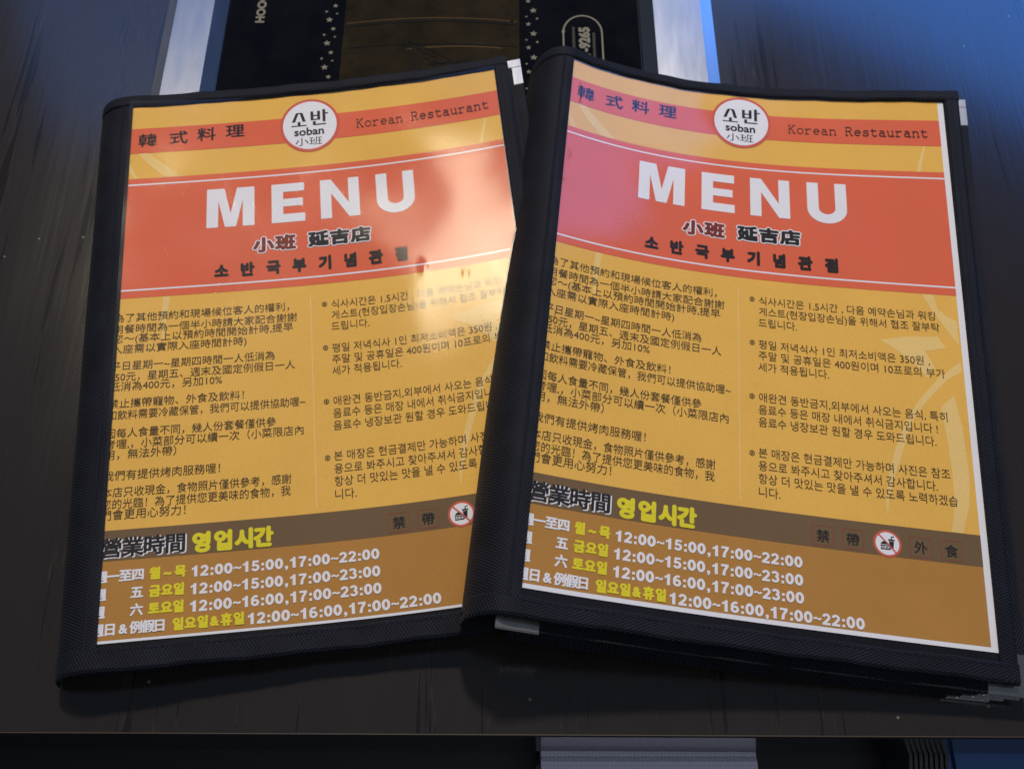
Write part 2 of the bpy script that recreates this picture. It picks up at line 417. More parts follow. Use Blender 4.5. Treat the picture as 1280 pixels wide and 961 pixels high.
def menu_word():
    """M E N U as heavy outlines, in millimetres of the sheet"""
    def bx(x0, x1, y0, y1): return poly([(x0, y0), (x1, y0), (x1, y1), (x0, y1)])
    b, t = 210.4, 234.9
    m = [bx(41, 46.9, b, t), bx(59.4, 65.4, b, t), poly([(46.9, t), (46.9, t - 8), (50.4, b), (56.0, b), (59.4, t - 8), (59.4, t), (56.4, t), (53.2, b + 8.5), (50.0, t)])]
    e = [bx(74.2, 80.2, b, t), bx(80.2, 91.4, b, b + 5.2), bx(80.2, 90.4, 220.4, 225.2), bx(80.2, 91.2, t - 5.2, t)]
    n = [bx(99.5, 105.2, b, t), bx(114.2, 119.8, b, t), poly([(105.2, t), (105.2, 226.0), (114.2, b), (114.2, 219.4)])]
    o = [(128.7, t)] + [(128.7, 218.5)] + arc(138.7, 218.3, 10.0, 9.0, 180, 360, 18) + [(148.7, t)]
    i = [(134.5, t)] + [(134.5, 219)] + arc(138.7, 219, 4.2, 4.0, 180, 360, 18) + [(142.9, t)]
    k = len(o)
    u = (np.array(o + i), [(j, j + 1, k + j + 1, k + j) for j in range(k - 1)])
    return m + e + n + [u]

# ------------------------------------------------------------------ the setting: table with its built-in cooker
BENCH = link('floor', box_mesh(-.6, .6, -.3, .40, -.52, -.50), plain('dark_floor', (.012, .012, .014), .7), None)
BENCH['kind'] = 'structure'

table = empty('dining_table', (0, .4, -.05), 'dark walnut laminate restaurant table under both menus', 'table')
X0, X1, Y0, Y1 = -.202, .117, .215, .80          # opening for the cooker
def table_top():
    bm = bmesh.new()
    xs = [-.75, X0, X1, .75]; t = .0475
    def edge_y(x): return .0577 - .0044 * x
    ys = [None, Y0, Y1, 1.05]
    gv = {}
    for zi, z in enumerate((0, -t)):
        for i, x in enumerate(xs):
            for j, y in enumerate(ys):
                gv[i, j, zi] = bm.verts.new((x, edge_y(x) if y is None else y, z))
    for i in range(3):
        for j in range(3):
            if i == 1 and j == 1: continue
            bm.faces.new([gv[i, j, 0], gv[i + 1, j, 0], gv[i + 1, j + 1, 0], gv[i, j + 1, 0]])
            bm.faces.new([gv[i, j, 1], gv[i, j + 1, 1], gv[i + 1, j + 1, 1], gv[i + 1, j, 1]])
    def wall(a, b): bm.faces.new([gv[*a, 0], gv[*a, 1], gv[*b, 1], gv[*b, 0]])
    for i in range(3): wall((i, 0), (i + 1, 0)); wall((i + 1, 3), (i, 3)); wall((3, i), (3, i + 1)); wall((0, i + 1), (0, i))
    wall((2, 1), (1, 1)); wall((1, 2), (2, 2)); wall((1, 1), (1, 2)); wall((2, 2), (2, 1))
    me = bpy.data.meshes.new('mesh'); bm.to_mesh(me); bm.free(); return me
link('tabletop', table_top(), M['wood'], table)
def edge_strip(x0, x1, off, z0, z1, th):
    """strip along the front edge of the top"""
    e = lambda x: .0577 - .0044 * x - off
    v = [(x, e(x) - d, z) for x in (x0, x1) for z in (z0, z1) for d in (0, th)]
    f = [(0, 1, 3, 2), (4, 6, 7, 5), (0, 4, 5, 1), (2, 3, 7, 6), (1, 5, 7, 3), (0, 2, 6, 4)]
    return mesh_of(v, f)
link('edge_trim', edge_strip(-.75, .75, .0001, -.0010, .0002, .0004), M['edge_line'], table)
link('front_edge', edge_strip(-.75, .75, .0001, -.0495, -.0012, .0009), M['edge_face'], table)
for x in (-.68, .68):
    for y in (.12, .98): link('leg', box_mesh(x - .03, x + .03, y - .03, y + .03, -.5, -.048, .003), M['edge_face'], table)

cooker = empty('table_cooker', (-.0425, .5, -.01), 'black glass cooker with steel rim and star prints, set into the table behind the menus', 'cooker')
def rim(side):
    """one steel bar of the rim: outer chamfer, flat top, slope down to the glass"""
    prof = [(0, .0004), (.0052, .0011), (.0272, .0011), (.0335, -.0065), (.0335, -.012), (0.001, -.012)]
    if side == 'left': return sweep([.222, .80], [(X0 - .0012 + a, z) for a, z in prof], lambda A, B, D: np.stack([B, A, D], 1))
    pr = [(0, .0004), (.0068, .0011), (.0345, .0011), (.0420, -.0065), (.0420, -.012), (.001, -.012)]
    if side == 'right': return sweep([.222, .80], [(X1 + .0008 - a, z) for a, z in pr], lambda A, B, D: np.stack([B, A, D], 1))
    if side == 'front': return sweep([X0 + .034, X1 - .042], [(.217 + a * .9, z) for a, z in prof], lambda A, B, D: np.stack([A, B, D], 1))
    return sweep([X0 + .034, X1 - .042], [(.80 - a * .9, z) for a, z in prof], lambda A, B, D: np.stack([A, B, D], 1))
for sd in ('left', 'right', 'front', 'back'): link('steel_rim', rim(sd), M['steel'], cooker)
GZ = -.006
gl = link('glass_top', box_mesh(-.1688, .0751, .247, .772, -.011, GZ), M['glass'], cooker)
mid = link('smoked_panel', box_mesh(-.0995, .0043, .26, .76, -.0068, GZ + .00015), M['glass_mid'], cooker)

def flat_mesh(arts, z, dz=1e-5):
    V, F = [], []; n = 0
    for k, (v, f) in enumerate(arts):
        V += [(x, y, z + k * dz) for x, y in v]; F += [tuple(i + n for i in q) for q in f]; n += len(v)
    return mesh_of(V, F)
def star(x, y, r, rot=0):
    return poly([(x + (r if k % 2 == 0 else r * .45) * math.sin(rot + k * math.pi / 5), y + (r if k % 2 == 0 else r * .45) * math.cos(rot + k * math.pi / 5)) for k in range(10)])
def star_column(base, mirror=False):
    out = []
    for k in range(-1, 14):
        for dx, dy, r in base:
            y = .4749 - .01855 * k + dy
            if .27 < y < .75: out.append(star(dx, y, r, random.uniform(-.2, .2)))
    for k in range(2, 15):
        for dx, dy, r in base:
            y = .4749 + .01855 * k + dy
            if .27 < y < .75: out.append(star(dx, y, r))
    return out
link('star_print', flat_mesh(star_column([(-.1058, 0, .0017), (-.1108, -.0047, .0011), (-.1044, -.0063, .0009), (-.1086, -.0113, .0023)]), GZ + .0001, 0), M['glass_print'], gl)
link('star_print', flat_mesh(star_column([(.0097, .0038, .0017), (.0127, -.0038, .0023), (.0085, -.0087, .0009), (.0149, -.0104, .0011)]), GZ + .0001, 0), M['glass_print'], gl)
link('painted_star_reflection', flat_mesh(star_column([(-.003, -.006, .0020), (0, -.0128, .0012), (-.0053, -.0183, .0011)]), GZ + .0003, 0), M['glass_dark'], mid)  # mirror image of the star print, painted dark on the brown panel
link('painted_star_reflection', flat_mesh(star_column([(-.0935, -.008, .0021), (-.0912, -.0145, .0010), (-.0966, -.0008, .0011)]), GZ + .0003, 0), M['glass_dark'], mid)  # the same painted reflection for the left star column
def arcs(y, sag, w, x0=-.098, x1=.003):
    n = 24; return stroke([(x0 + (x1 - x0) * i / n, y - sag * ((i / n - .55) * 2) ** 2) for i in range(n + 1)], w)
link('painted_ring_reflection', flat_mesh([arcs(.4650, .004, .0009), arcs(.4425, .002, .0011, -.062, -.006), arcs(.398, .006, .001)], GZ + .0003), M['glass_line'], mid)  # burner reflections painted as lighter arcs
link('painted_ring_reflection', flat_mesh([arcs(.4628, .004, .0014), arcs(.4445, .003, .0006), arcs(.4305, .002, .0010, -.050, -.02)], GZ + .00035), M['glass_dark'], mid)  # dark arcs of the painted burner reflections
lg = [stroke([(-.0611, .4467), (-.0601, .4200)], .0006), stroke([(-.058, .420), (-.0578, .441), (-.0528, .441), (-.0531, .420)], .0009),
      stroke([(-.0611, .4467), (-.048, .4395), (-.0363, .4322), (-.040, .429), (-.0466, .4273)], .0006),
      stroke([(-.0516, .4372), (-.049, .4375), (-.047, .4345), (-.044, .4347)], .0007), stroke([(-.0516, .4332), (-.049, .4335), (-.047, .4305), (-.044, .4307)], .0007)]
link('logo_print', flat_mesh(lg, GZ + .0004), M['glass_dark'], mid)
def turned(body, x0, x1, y0, y1, bo):
    """lettering turned a quarter: reads away from the viewer, x0 its top side"""
    v, f = text2d(body)
    a = place(bold([(v, f)], bo), (0, 1, 0, 1))
    return [(np.stack([x1 - (u[:, 1]) * (x1 - x0), y0 + u[:, 0] * (y1 - y0)], 1), g) for u, g in a]
link('lettering', flat_mesh(turned('HOOC', -.1528, -.1472, .4612, .4842, .05), GZ + .0001), M['glass_print'], gl)
arch = stroke([(.0302, .405), (.0303, .4535)] + arc(.0417, .4535, .0114, .0134, 180, 0, 16) + [(.0533, .405)], .0010)
link('badge_outline', flat_mesh([arch], GZ + .0001), M['glass_print'], gl)
link('lettering', flat_mesh(turned('T-9265', .0392, .0460, .4330, .4577, .06), GZ + .0001), M['glass_print'], gl)
for x, y0, y1 in ((.0363, .428, .4575), (.0482, .428, .4525)):
    dash = [poly([(x - .0008, y), (x + .0008, y), (x + .0008, y + .0011), (x - .0008, y + .0011)]) for y in np.arange(y0, y1, .0016)]
    link('small_print', flat_mesh(dash, GZ + .0001, 0), plain('dim_print', (.07, .065, .05), .6, spec=.05), gl)

# ------------------------------------------------------------------ the menus
class Menu:
    def __init__(S, O, rot, ct, cb, L, W, n, ws, zend, sscale, vscale, voff):
        S.O = np.array(O); a = math.radians(rot)
        S.ex = np.array([math.cos(a), math.sin(a)]); S.ey = np.array([-math.sin(a), math.cos(a)])
        S.ct, S.cb, S.L, S.W, S.n, S.ws, S.zend = ct, cb, L, W, n, ws, zend
        S.ss, S.vs, S.vo = sscale, vscale, voff
        g = np.linspace(-.012, .22, 233)
        def tab(v):
            z = S.zpoly(g, np.full_like(g, v)); s = np.concatenate([[0], np.cumsum(np.hypot(np.diff(g), np.diff(z)))])
            return s - np.interp(0, g, s)
        S.g, S.s0, S.s1 = g, tab(0), tab(L)
    def zpoly(S, p, v):
        t = v / S.L
        return np.polyval(S.ct, p) * t + np.polyval(S.cb, p) * (1 - t)
    def gap(S, z): return np.minimum(z / S.n, .0036)
    def P(S, p, v, dz=0, k=0):
        p, v = np.broadcast_arrays(np.asarray(p, float), np.asarray(v, float))
        z = S.zpoly(p, v); z = z - k * S.gap(z) + dz
        xy = S.O[None, :2] + p[:, None] * S.ex + v[:, None] * S.ey
        return np.concatenate([xy, z[:, None]], 1)
    def PS(S, p, v, dz=0):
        """front cover surface with the rolled spine for p < 0"""
        p, v = np.broadcast_arrays(np.asarray(p, float), np.asarray(v, float))
        z0 = S.zpoly(0 * p, v); m = (S.zpoly(0 * p + 1e-4, v) - z0) / 1e-4
        q = np.clip(-p / S.ws, 0, 1); t = np.clip(v / S.L, 0, 1)
        ze = S.zend[0] * (1 - t) + S.zend[1] * t
        zs = ze + (z0 - ze) * np.sqrt(np.maximum(0, 1 - q ** 2.6)) - m * S.ws * q * (1 - q) ** 2
        z = np.where(p < 0, zs, S.zpoly(p, v)) + dz
        xy = S.O[None, :2] + p[:, None] * S.ex + v[:, None] * S.ey
        return np.concatenate([xy, z[:, None]], 1)
    def art(S, arts, dz, clip=True, cut=True, step=8e-6):
        """flat artwork in sheet millimetres -> mesh lying on the sheet"""
        bm = bmesh.new()
        for k, (v, f) in enumerate(arts):
            vv = [bm.verts.new((x * .001 * S.ss, y * .001 * S.vs + S.vo, k * step)) for x, y in v]
            for q in f:
                try: bm.faces.new([vv[i] for i in q])
                except ValueError: pass
        bm.normal_update()
        bmesh.ops.triangulate(bm, faces=[f for f in bm.faces if len(f.verts) > 4])
        xs = [v.co.x for v in bm.verts]
        if clip and min(xs) < -.0004:
            bmesh.ops.bisect_plane(bm, geom=bm.verts[:] + bm.edges[:] + bm.faces[:], plane_co=(-.0004, 0, 0), plane_no=(-1, 0, 0), clear_outer=True)
        if cut:
            x = .004
            while x < max(xs):
                if x > min(xs): bmesh.ops.bisect_plane(bm, geom=bm.verts[:] + bm.edges[:] + bm.faces[:], plane_co=(x, 0, 0), plane_no=(1, 0, 0))
                x += .004
            ys = [v.co.y for v in bm.verts]; y = .012
            while y < max(ys):
                if y > min(ys): bmesh.ops.bisect_plane(bm, geom=bm.verts[:] + bm.edges[:] + bm.faces[:], plane_co=(0, y, 0), plane_no=(0, 1, 0))
                y += .012
        me = bpy.data.meshes.new('mesh'); bm.to_mesh(me); bm.free()
        n = len(me.vertices); co = np.empty(n * 3, dtype=np.float32); me.vertices.foreach_get('co', co)
        co = co.reshape(-1, 3).astype(float)
        t = co[:, 1] / S.L
        p = np.interp(co[:, 0], S.s0, S.g) * (1 - t) + np.interp(co[:, 0], S.s1, S.g) * t
        me.vertices.foreach_set('co', S.P(p, co[:, 1], dz + co[:, 2]).astype(np.float32).ravel()); me.update()
        return me

BODY = [  # left column: text, right end of the last character, line centre (mm on the sheet)
 ('為了其他預約和現場候位客人的權利，', 82.2, 160.0), ('用餐時間為一個半小時請大家配合謝謝', 85.9, 153.6), ('您～(基本上以預約時間開始計時,提早', 83.9, 148.2),
 ('入座需以實際入座時間計時)', 61.4, 142.4), ('平日星期一~星期四時間一人低消為', 74.8, 133.2), ('350元，星期五、週末及國定例假日一人', 84.4, 127.3),
 ('低消為400元，另加10%', 50.0, 122.1), ('禁止攜帶寵物、外食及飲料！', 60.2, 113.1), ('如飲料需要冷藏保管，我們可以提供協助喔~', 88.8, 107.1),
 ('因每人食量不同，幾人份套餐僅供參', 75.1, 97.7), ('考喔,，小菜部分可以續一次（小菜限店內', 87.7, 92.2), ('用，無法外帶）', 29.8, 86.9),
 ('我們有提供烤肉服務喔！', 49.6, 76.5), ('本店只收現金，食物照片僅供參考，感謝', 81.6, 68.3), ('您的光臨！為了提供您更美味的食物，我', 81.2, 62.6), ('們會更用心努力！', 34.8, 57.5)]
KOR = [  # right column: text, left end, right end, line centre
 ('식사시간은 1.5시간 , 다음 예약손님과 워킹', 103.0, 187.8, 158.8), ('게스트(현장입장손님)을 위해서 협조 잘부탁', 102.9, 189.4, 152.6), ('드립니다.', 102.6, 121.1, 146.2),
 ('평일 저녁식사 1인 최저소비액은 350원 ,', 102.5, 183.3, 134.1), ('주말 및 공휴일은 400원이며 10프로의 부가', 102.3, 190.0, 127.9), ('세가 적용됩니다.', 102.1, 135.4, 121.7),
 ('애완견 동반금지,외부에서 사오는 음식, 특히', 102.1, 189.2, 105.6), ('음료수 등은 매장 내에서 취식금지입니다 !', 101.8, 184.3, 99.2), ('음료수 냉장보관 원할 경우 도와드립니다.', 101.7, 183.1, 92.8),
 ('본 매장은 현금결제만 가능하며 사진은 참조', 101.4, 188.1, 77.4), ('용으로 봐주시고 찾아주셔서 감사합니다.', 101.3, 182.0, 71.0), ('항상 더 맛있는 맛을 낼 수 있도록 노력하겠습', 101.2, 190.4, 64.8), ('니다.', 101.2, 110.9, 58.4)]

def line_art(body, x0, x1, yc, em, ref=None, bo=0):
    v, f = text2d(body)
    lo, hi = v[:, 0].min(), v[:, 0].max()
    a = [(v, f)]
    out = place(a, (x0, x1, yc - .37 * em, yc + .63 * em), ref=(lo, hi, 0, 1))
    return bold(out, bo, n=6) if bo else out

def spaced(chars, centers, cy, w, h):
    """single characters set at given centres, each w by h"""
    out = []
    for ch, cx, y in zip(chars, centers, cy):
        v, f = text2d(ch)
        ex = .92 if ord(ch) > 0x2000 else None
        x0, x1 = v[:, 0].min(), v[:, 0].max(); y0, y1 = v[:, 1].min(), v[:, 1].max()
        out += [(np.stack([cx + (v[:, 0] - (x0 + x1) / 2) * w, y + (v[:, 1] - .37) * h], 1), f)]
    return out

def swirls():
    s = []
    s.append(('pale', poly([(182.3, 171), (188, 171.1), (189.3, 163), (192.6, 160), (196.6, 157.5), (197.9, 157), (197.9, 143.5), (194.7, 148.5), (191.0, 154.5), (186.5, 162)])))
    s.append(('pale', poly([(160.7, 143.4), (174, 146.6), (188.1, 147.6), (191.8, 141.9), (181.8, 139.3), (185.7, 130.5), (181.6, 124.9), (177, 131), (172.1, 135.4), (166, 140)])))
    o = [(197.8, 135.0), (188.3, 127.2), (177.1, 113.5), (169.8, 101.3), (163.7, 85.9), (160.3, 73.7), (158.2, 62), (158.4, 54.8)]
    i = [(198.0, 129.9), (190.9, 125.0), (180.8, 113.2), (173.7, 103.6), (166.8, 84.3), (162.4, 72.0), (159.8, 62.2), (158.5, 54.8)]
    s.append(('pale', (np.array(o + i), [(k, k + 1, 8 + k + 1, 8 + k) for k in range(7)])))
    l = [(186.5, 110.4), (188.1, 96.3), (189.2, 76.9), (188.8, 62.7), (186.5, 50.5)]
    r = [(193.4, 117.2), (195.8, 100), (196.8, 77.8), (195.6, 64), (191.7, 50.5)]
    s.append(('pale', (np.array(l + r), [(k, k + 1, 5 + k + 1, 5 + k) for k in range(4)])))
    s.append(('pale', poly([(4, 262.6), (9, 262.6), (17, 255), (27, 245.2), (19, 245.2), (11, 253.5)])))
    s.append(('pale', poly([(190.8, 261.3), (188.6, 252), (187.3, 245.1), (185.2, 245.1), (187.4, 254), (189.6, 261.3)])))
    s.append(('pale', poly([(20.9, 171), (24.2, 171), (23.2, 160), (22.2, 146), (21.3, 146), (20.4, 160)])))
    s.append(('pale', poly([(0, 256), (0, 251), (3.4, 245.2), (5.2, 245.2)])))
    return [b for a, b in s]

def so_ban(x0, x1, y0, y1):
    """the two-syllable logo: heavy uprights, thin level strokes"""
    b = lambda a, c, d, e: poly([(a, d), (c, d), (c, e), (a, e)])
    a = [b(0, .43, 0, .07), b(.18, .26, .07, .30), poly([(.02, .30), (.11, .30), (.21, .86), (.16, .90), (.13, .86)]), b(.16, .30, .84, .90), poly([(.28, .90), (.33, .86), (.41, .30), (.32, .30), (.25, .84)]),
         b(.55, .63, .34, .92), b(.74, .82, .34, .92), b(.63, .74, .34, .41), b(.63, .74, .60, .67), b(.89, .97, .20, 1), b(.97, 1.05, .70, .77), b(.61, .69, 0, .26), b(.69, .98, 0, .07)]
    return place(a, (x0, x1, y0, y1))

def stamp_sign(cx, cy):
    """burger and cup, for the crossed ring"""
    b = lambda a, c, d, e: poly([(cx + a, cy + d), (cx + c, cy + d), (cx + c, cy + e), (cx + a, cy + e)])
    sh = lambda pts: poly([(cx + x, cy + y) for x, y in pts])
    return [b(-2.6, 1.6, -2.1, -1.5), b(-2.5, -2.2, -1.5, -.5), b(1.2, 1.5, -1.5, -.5), b(-2.6, 1.5, -.5, 0), sh([(-2.6, .3), (1.2, .3), (.9, 1.0), (.2, 1.5), (-1.0, 1.7), (-2.0, 1.2)]),
            sh([(1.6, -1.6), (3.0, -1.6), (3.4, 1.9), (1.2, 1.9)]), b(.9, 3.7, 2.1, 2.8), stroke([(cx + 2.3, cy + 2.8), (cx + 2.4, cy + 3.8), (cx + 3.6, cy + 4.1)], .45),
            b(-1.9, -.9, -1.2, -.8), b(-.4, .8, -1.2, -.8)]

def build_menu(mn, loc, label, tops, corners, white_right, white_bottom, paper_v0, paper_v1, gap_b, dents, threads):
    root = empty('menu_booklet', loc, label, 'menu', 'folded menus on the table')
    W, L = mn.W, mn.L
    ps = np.concatenate([np.linspace(-mn.ws, 0, 13), np.linspace(0, W + .0075, 54)[1:]])
    pp = np.linspace(0, W + .007, 54)
    vb, vt = -gap_b, L + .0006                       # inner edges of the lower and upper tape
    # boards of the front cover
    link('cover_board', sweep(np.linspace(-.0005, W + .006, 56), [(-.010, 0), (L + .006, 0), (L + .006, -.0014), (-.010, -.0014)], lambda A, B, D: mn.P(A, B, D - .0001)), M['board'], root)
    # spine
    q = np.concatenate([-mn.ws * np.sin(np.linspace(math.pi / 2, 0, 22)), [0.0005]])
    sp = grid(q, np.linspace(-.0085, L + .0045, 40), lambda U, V: mn.PS(U, V, .0016 + .00025 * np.sin(V * 61 + U * 90) * (U < -.002)))
    spine = link('spine_band', sp, M['fabric'], root)
    seam = grid([-.0052, -.0048, -.0042, -.0038], np.linspace(-.0085, L + .004, 40), lambda U, V: mn.PS(U, V, .0017 + .0005 * ((U > -.005) & (U < -.004))))
    link('spine_seam', seam, M['thread'], spine)
    # edge tapes: rolled binding round the other sides
    def tape(vin, vout):
        s = 1 if vout > vin else -1
        return [(vin, .0014), (vin + s * .0008, .0021), (vout - s * .0016, .0021), (vout - s * .0004, .0014), (vout, .0003), (vout - s * .0004, -.0009), (vout - s * .0016, -.0014), (vin, -.0013)]
    t1 = link('edge_tape', sweep(ps, tape(vb, -.0125), lambda A, B, D: mn.PS(A, B + .00025 * np.sin(A * 140 + 2) + .00012 * np.sin(A * 390), D + .0002 + .00016 * np.sin(A * 230 + B * 300))), M['fabric'], root)
    t2 = link('edge_tape', sweep(ps, tape(vt, L + .0078), lambda A, B, D: mn.PS(A, B + .00025 * np.sin(A * 140 + 2) + .00012 * np.sin(A * 390), D + .0002 + .00016 * np.sin(A * 230 + B * 300))), M['fabric'], root)
    t3 = link('edge_tape', sweep(np.linspace(-.0118, L + .0071, 40), tape(W + .0002, W + .0078), lambda A, B, D: mn.P(B, A, D)), M['fabric'], root)
    for t, vv, sgn in ((t1, vb - .0012, -1), (t2, vt + .0010, 1)):
        V, F = [], []
        for p in np.arange(.001, W + .004, .0021):
            a = mn.P(np.array([p, p + .0013, p + .0013, p]), np.array([vv, vv + sgn * .0004, vv + sgn * .0009, vv + sgn * .0005]), .00255)
            V += a.tolist(); F.append(tuple(range(len(V) - 4, len(V))))
        st = link('stitching', mesh_of(V, F), M['thread'], t); st['kind'] = 'stuff'
    V, F = [], []
    for v in np.arange(.001, L, .0024):
        a = mn.P(np.array([W + .0030, W + .0034, W + .0034, W + .0030]), np.array([v, v, v + .0014, v + .0014]), .0023)
        V += a.tolist(); F.append(tuple(range(len(V) - 4, len(V))))
    st = link('stitching', mesh_of(V, F), M['thread'], t3); st['kind'] = 'stuff'
    # inner pages
    for k, (dp0, dp1, dv0, dv1) in enumerate(tops, 1):
        a0, a1, v0, v1 = dp0, W + dp1, -.0118 + dv0, L + .0072 + dv1
        loop = [(v0 + .0003, .0001), (v0, -.0006), (v0, -.0012), (v0 + .0005, -.0017), (v1 - .0005, -.0017), (v1, -.0012), (v1, -.0006), (v1 - .0003, .0001)]
        pg = link('inner_page', sweep(np.linspace(a0, a1, 50), loop, lambda A, B, D: mn.P(A, B, D, k)), M['fabric'], root)
        for cn in corners[k - 1]:
            sx = 1 if 'r' in cn else -1; sy = 1 if 't' in cn else -1
            pc = a1 if sx > 0 else a0; vc = v1 if sy > 0 else v0
            cs = link('metal_corner', metal_corner(mn, pc, vc, sx, sy, k), M['chrome'], pg)
    # the printed sheet
    s_right = np.interp(W, mn.g, (mn.s0 + mn.s1) / 2) * 1000 / mn.ss
    def rect(x0, x1, y0, y1): return [poly([(x0, y0), (x1, y0), (x1, y1), (x0, y1)])]
    sheet = link('printed_sheet', mn.art(rect(-.7, s_right, paper_v0, paper_v1), .0003, clip=False), M['white'], root)
    yr = s_right - white_right; yb = white_bottom
    D = .00036; E_ = 6e-5
    def put(name, arts, lay, mat, **kw): return link(name, mn.art(arts, D + lay * E_, **kw), M[mat], sheet)
    put('yellow_field', rect(-.5, yr, 36.2, paper_v1), 0, 'yellow')
    put('ochre_field', rect(-.5, yr, yb, 36.2), 0, 'ochre')
    for sw in swirls(): put('pale_swirl', [(np.minimum(sw[0], [yr, 400]), sw[1])], 1, 'pale')
    put('title_band', rect(-.5, yr, 262.0, 279.0), 2, 'orange')
    put('title_block', rect(-.5, yr, 171.2, 245.1), 2, 'orange')
    put('dark_bar', rect(-.5, yr, 36.2, 50.3), 2, 'brown')
    put('white_line', rect(-.5, yr, 240.6, 241.5), 3, 'white'); put('white_line', rect(-.5, yr, 175.3, 176.2), 3, 'white')
    put('column_line', rect(92.5, 93.0, 52.5, 165), 2, 'pale')
    put('logo_ring', [disc(95.3, 272.6, 16.0, 18.0)], 4, 'ring'); put('logo_disc', [disc(95.3, 272.7, 14.5, 16.3)], 5, 'white')
    put('logo_syllables', so_ban(85.3, 105.4, 272.2, 282.6), 6.2, 'black')
    put('logo_word', bold(place([text2d('soban')], (87, 102.6, 265.8, 270.9)), .18, n=6), 6.2, 'black', cut=False)
    put('logo_characters', place([text2d('小班')], (87.3, 101.6, 258.9, 264.3)), 6.2, 'black', cut=False)
    put('big_title', menu_word(), 4, 'white', step=0)
    hc = spaced('韓式料理', [9.0, 25.3, 40.0, 55.2], [270.6, 271.2, 272.2, 273.0], 10.2, 9.4)
    put('brush_title', [(v + [0.38 * d, .22 * d], f) for d in (-.5, 0, .5) for v, f in hc], 4, 'black', cut=False)
    put('typewriter_title', place(slab('Korean Restaurant'), (120.3, 192.4, 267.6, 273.2), ref=(0, 16.9, 0, 1)), 4, 'black', cut=False)
    xb = spaced('小班', [70.0, 81.0], [197.6, 198.0], 10.4, 9.2); yj = spaced('延吉店', [97.8, 108.6, 119.3], [198.4] * 3, 10.4, 9.2)
    put('name_outline', bold(xb + yj, 1.15, 1.1, 12), 4, 'white', cut=False, step=2e-6)
    put('shop_name', bold(xb, .55, .5), 6, 'maroon', cut=False, step=2e-6)
    put('branch_name', bold(yj, .55, .5), 6, 'black', cut=False, step=2e-6)
    kc = [49.0 + i * 12.9 for i in range(8)]
    put('korean_title', bold(spaced('소반국부기념관점', kc, [183.6] * 8, 7.6, 8.4), .45, .5), 4, 'black', cut=False, step=4e-6)
    for body, x1, yc in BODY: put('text_line', line_art(body, -2.0, x1, yc, 5.3), 3, 'text', cut=False)
    for body, x0, x1, yc in KOR: put('text_line', line_art(body, x0, x1, yc, 5.4), 3, 'text', cut=False)
    for x, y in ((99.6, 159.2), (99.3, 134.6), (98.8, 105.6), (98.4, 76.7)):
        put('bullet', [ringp(x, y, 1.25, 1.4, .35, .4, 14), disc(x, y, .5, .55, 8)], 3, 'black', cut=False)
    hd = spaced('營業時間', [3.6, 12.8, 22.0, 31.0], [42.0] * 4, 9.4, 9.4)
    put('heading_shadow', bold([(v + [.45, -.35], f) for v, f in hd], .40, .38), 4, 'white', cut=False, step=2e-6)
    put('heading', bold(hd, .27, .24), 6, 'black', cut=False, step=2e-6)
    put('korean_heading', bold(spaced('영업시간', [42.0, 51.4, 60.4, 69.0], [41.5] * 4, 9.2, 9.6), .62, .6), 4, 'bright_yellow', cut=False, step=4e-6)
    rows = [('週一至四', [.2, 5.2, 10.3, 15.6], '월~목', [22.6, 28.0, 33.4], '12:00~15:00,17:00~22:00', 38.0, 119.5, 28.6),
            ('週五', [.2, 15.5], '금요일', [22.9, 28.0, 33.0], '12:00~15:00,17:00~23:00', 37.7, 119.5, 20.7),
            ('週六', [.1, 15.7], '토요일', [22.9, 28.0, 33.0], '12:00~16:00,17:00~23:00', 37.7, 119.6, 13.0),
            ('週日&例假日', [.1, 5.2, 10.6, 15.8, 20.9, 25.6], '일요일&휴일', [33.1, 38.2, 43.3, 48.2, 53.2, 58.4], '12:00~16:00,17:00~22:00', 62.0, 145.2, 5.3)]
    for a, ac, b, bc, d, x0, x1, y in rows:
        put('weekday_text', bold(spaced(a, ac, [y + .5] * len(a), 5.5, 5.6), .22, .20), 3, 'white', cut=False, step=4e-6)
        put('korean_weekday_text', bold(spaced(b, bc, [y + .4] * len(b), 5.2, 5.6), .36, .32), 3, 'bright_yellow', cut=False, step=4e-6)
        fg, adv = figures(d)
        put('opening_hours', place(fg, (x0, x1, y - 2.6, y + 2.3), ref=(.06, adv - .08, 0, 1)), 3, 'white', cut=False, step=4e-6)
    for ch, cx in zip('禁帶外食', (129.2, 142.4, 172.2, 185.6)):
        put('notice_character', bold(spaced(ch, [cx], [41.6], 6.0, 6.0), .12, n=4), 3, 'black', cut=False)
        put('notice_square', [stroke([(cx - 4.6, 37.4), (cx + 4.6, 37.4), (cx + 4.6, 46.2), (cx - 4.6, 46.2)], .35, True)], 3, 'red_line', cut=False)
    put('sign_ring', [disc(157.5, 41.7, 6.2, 6.1)], 3, 'ring'); put('sign_disc', [disc(157.5, 41.7, 5.2, 5.1)], 4, 'white')
    put('sign_picture', stamp_sign(157.0, 41.0), 5, 'black', cut=False, step=2e-6)
    put('sign_slash', [stroke([(153.9, 45.5), (161.1, 37.9)], .6)], 7, 'ring', cut=False)
    # clear cover
    def filmz(U, V):
        d = np.full_like(U, .00125)
        d += .00012 * np.sin(U * 95 + 1) * np.sin(V * 60 + 2) + .00010 * np.sin(U * 40 + V * 75)
        if dents: d += .0015 * np.clip((U - .12) / .075, 0, 2) ** 2 + .0038 * np.clip((.10 - U) / .10, 0, 1) ** 2
        for (dp, dv, rp, rv, h) in dents: d += h * np.exp(-((U - dp) / rp) ** 2 - ((V - dv) / rv) ** 2)
        return mn.P(U, V, d)
    fm = grid(np.linspace(.0002, W + .0004, 130), np.linspace(-gap_b - .0006, L + .001, 170), filmz)
    link('clear_cover', fm, M['film'], root)
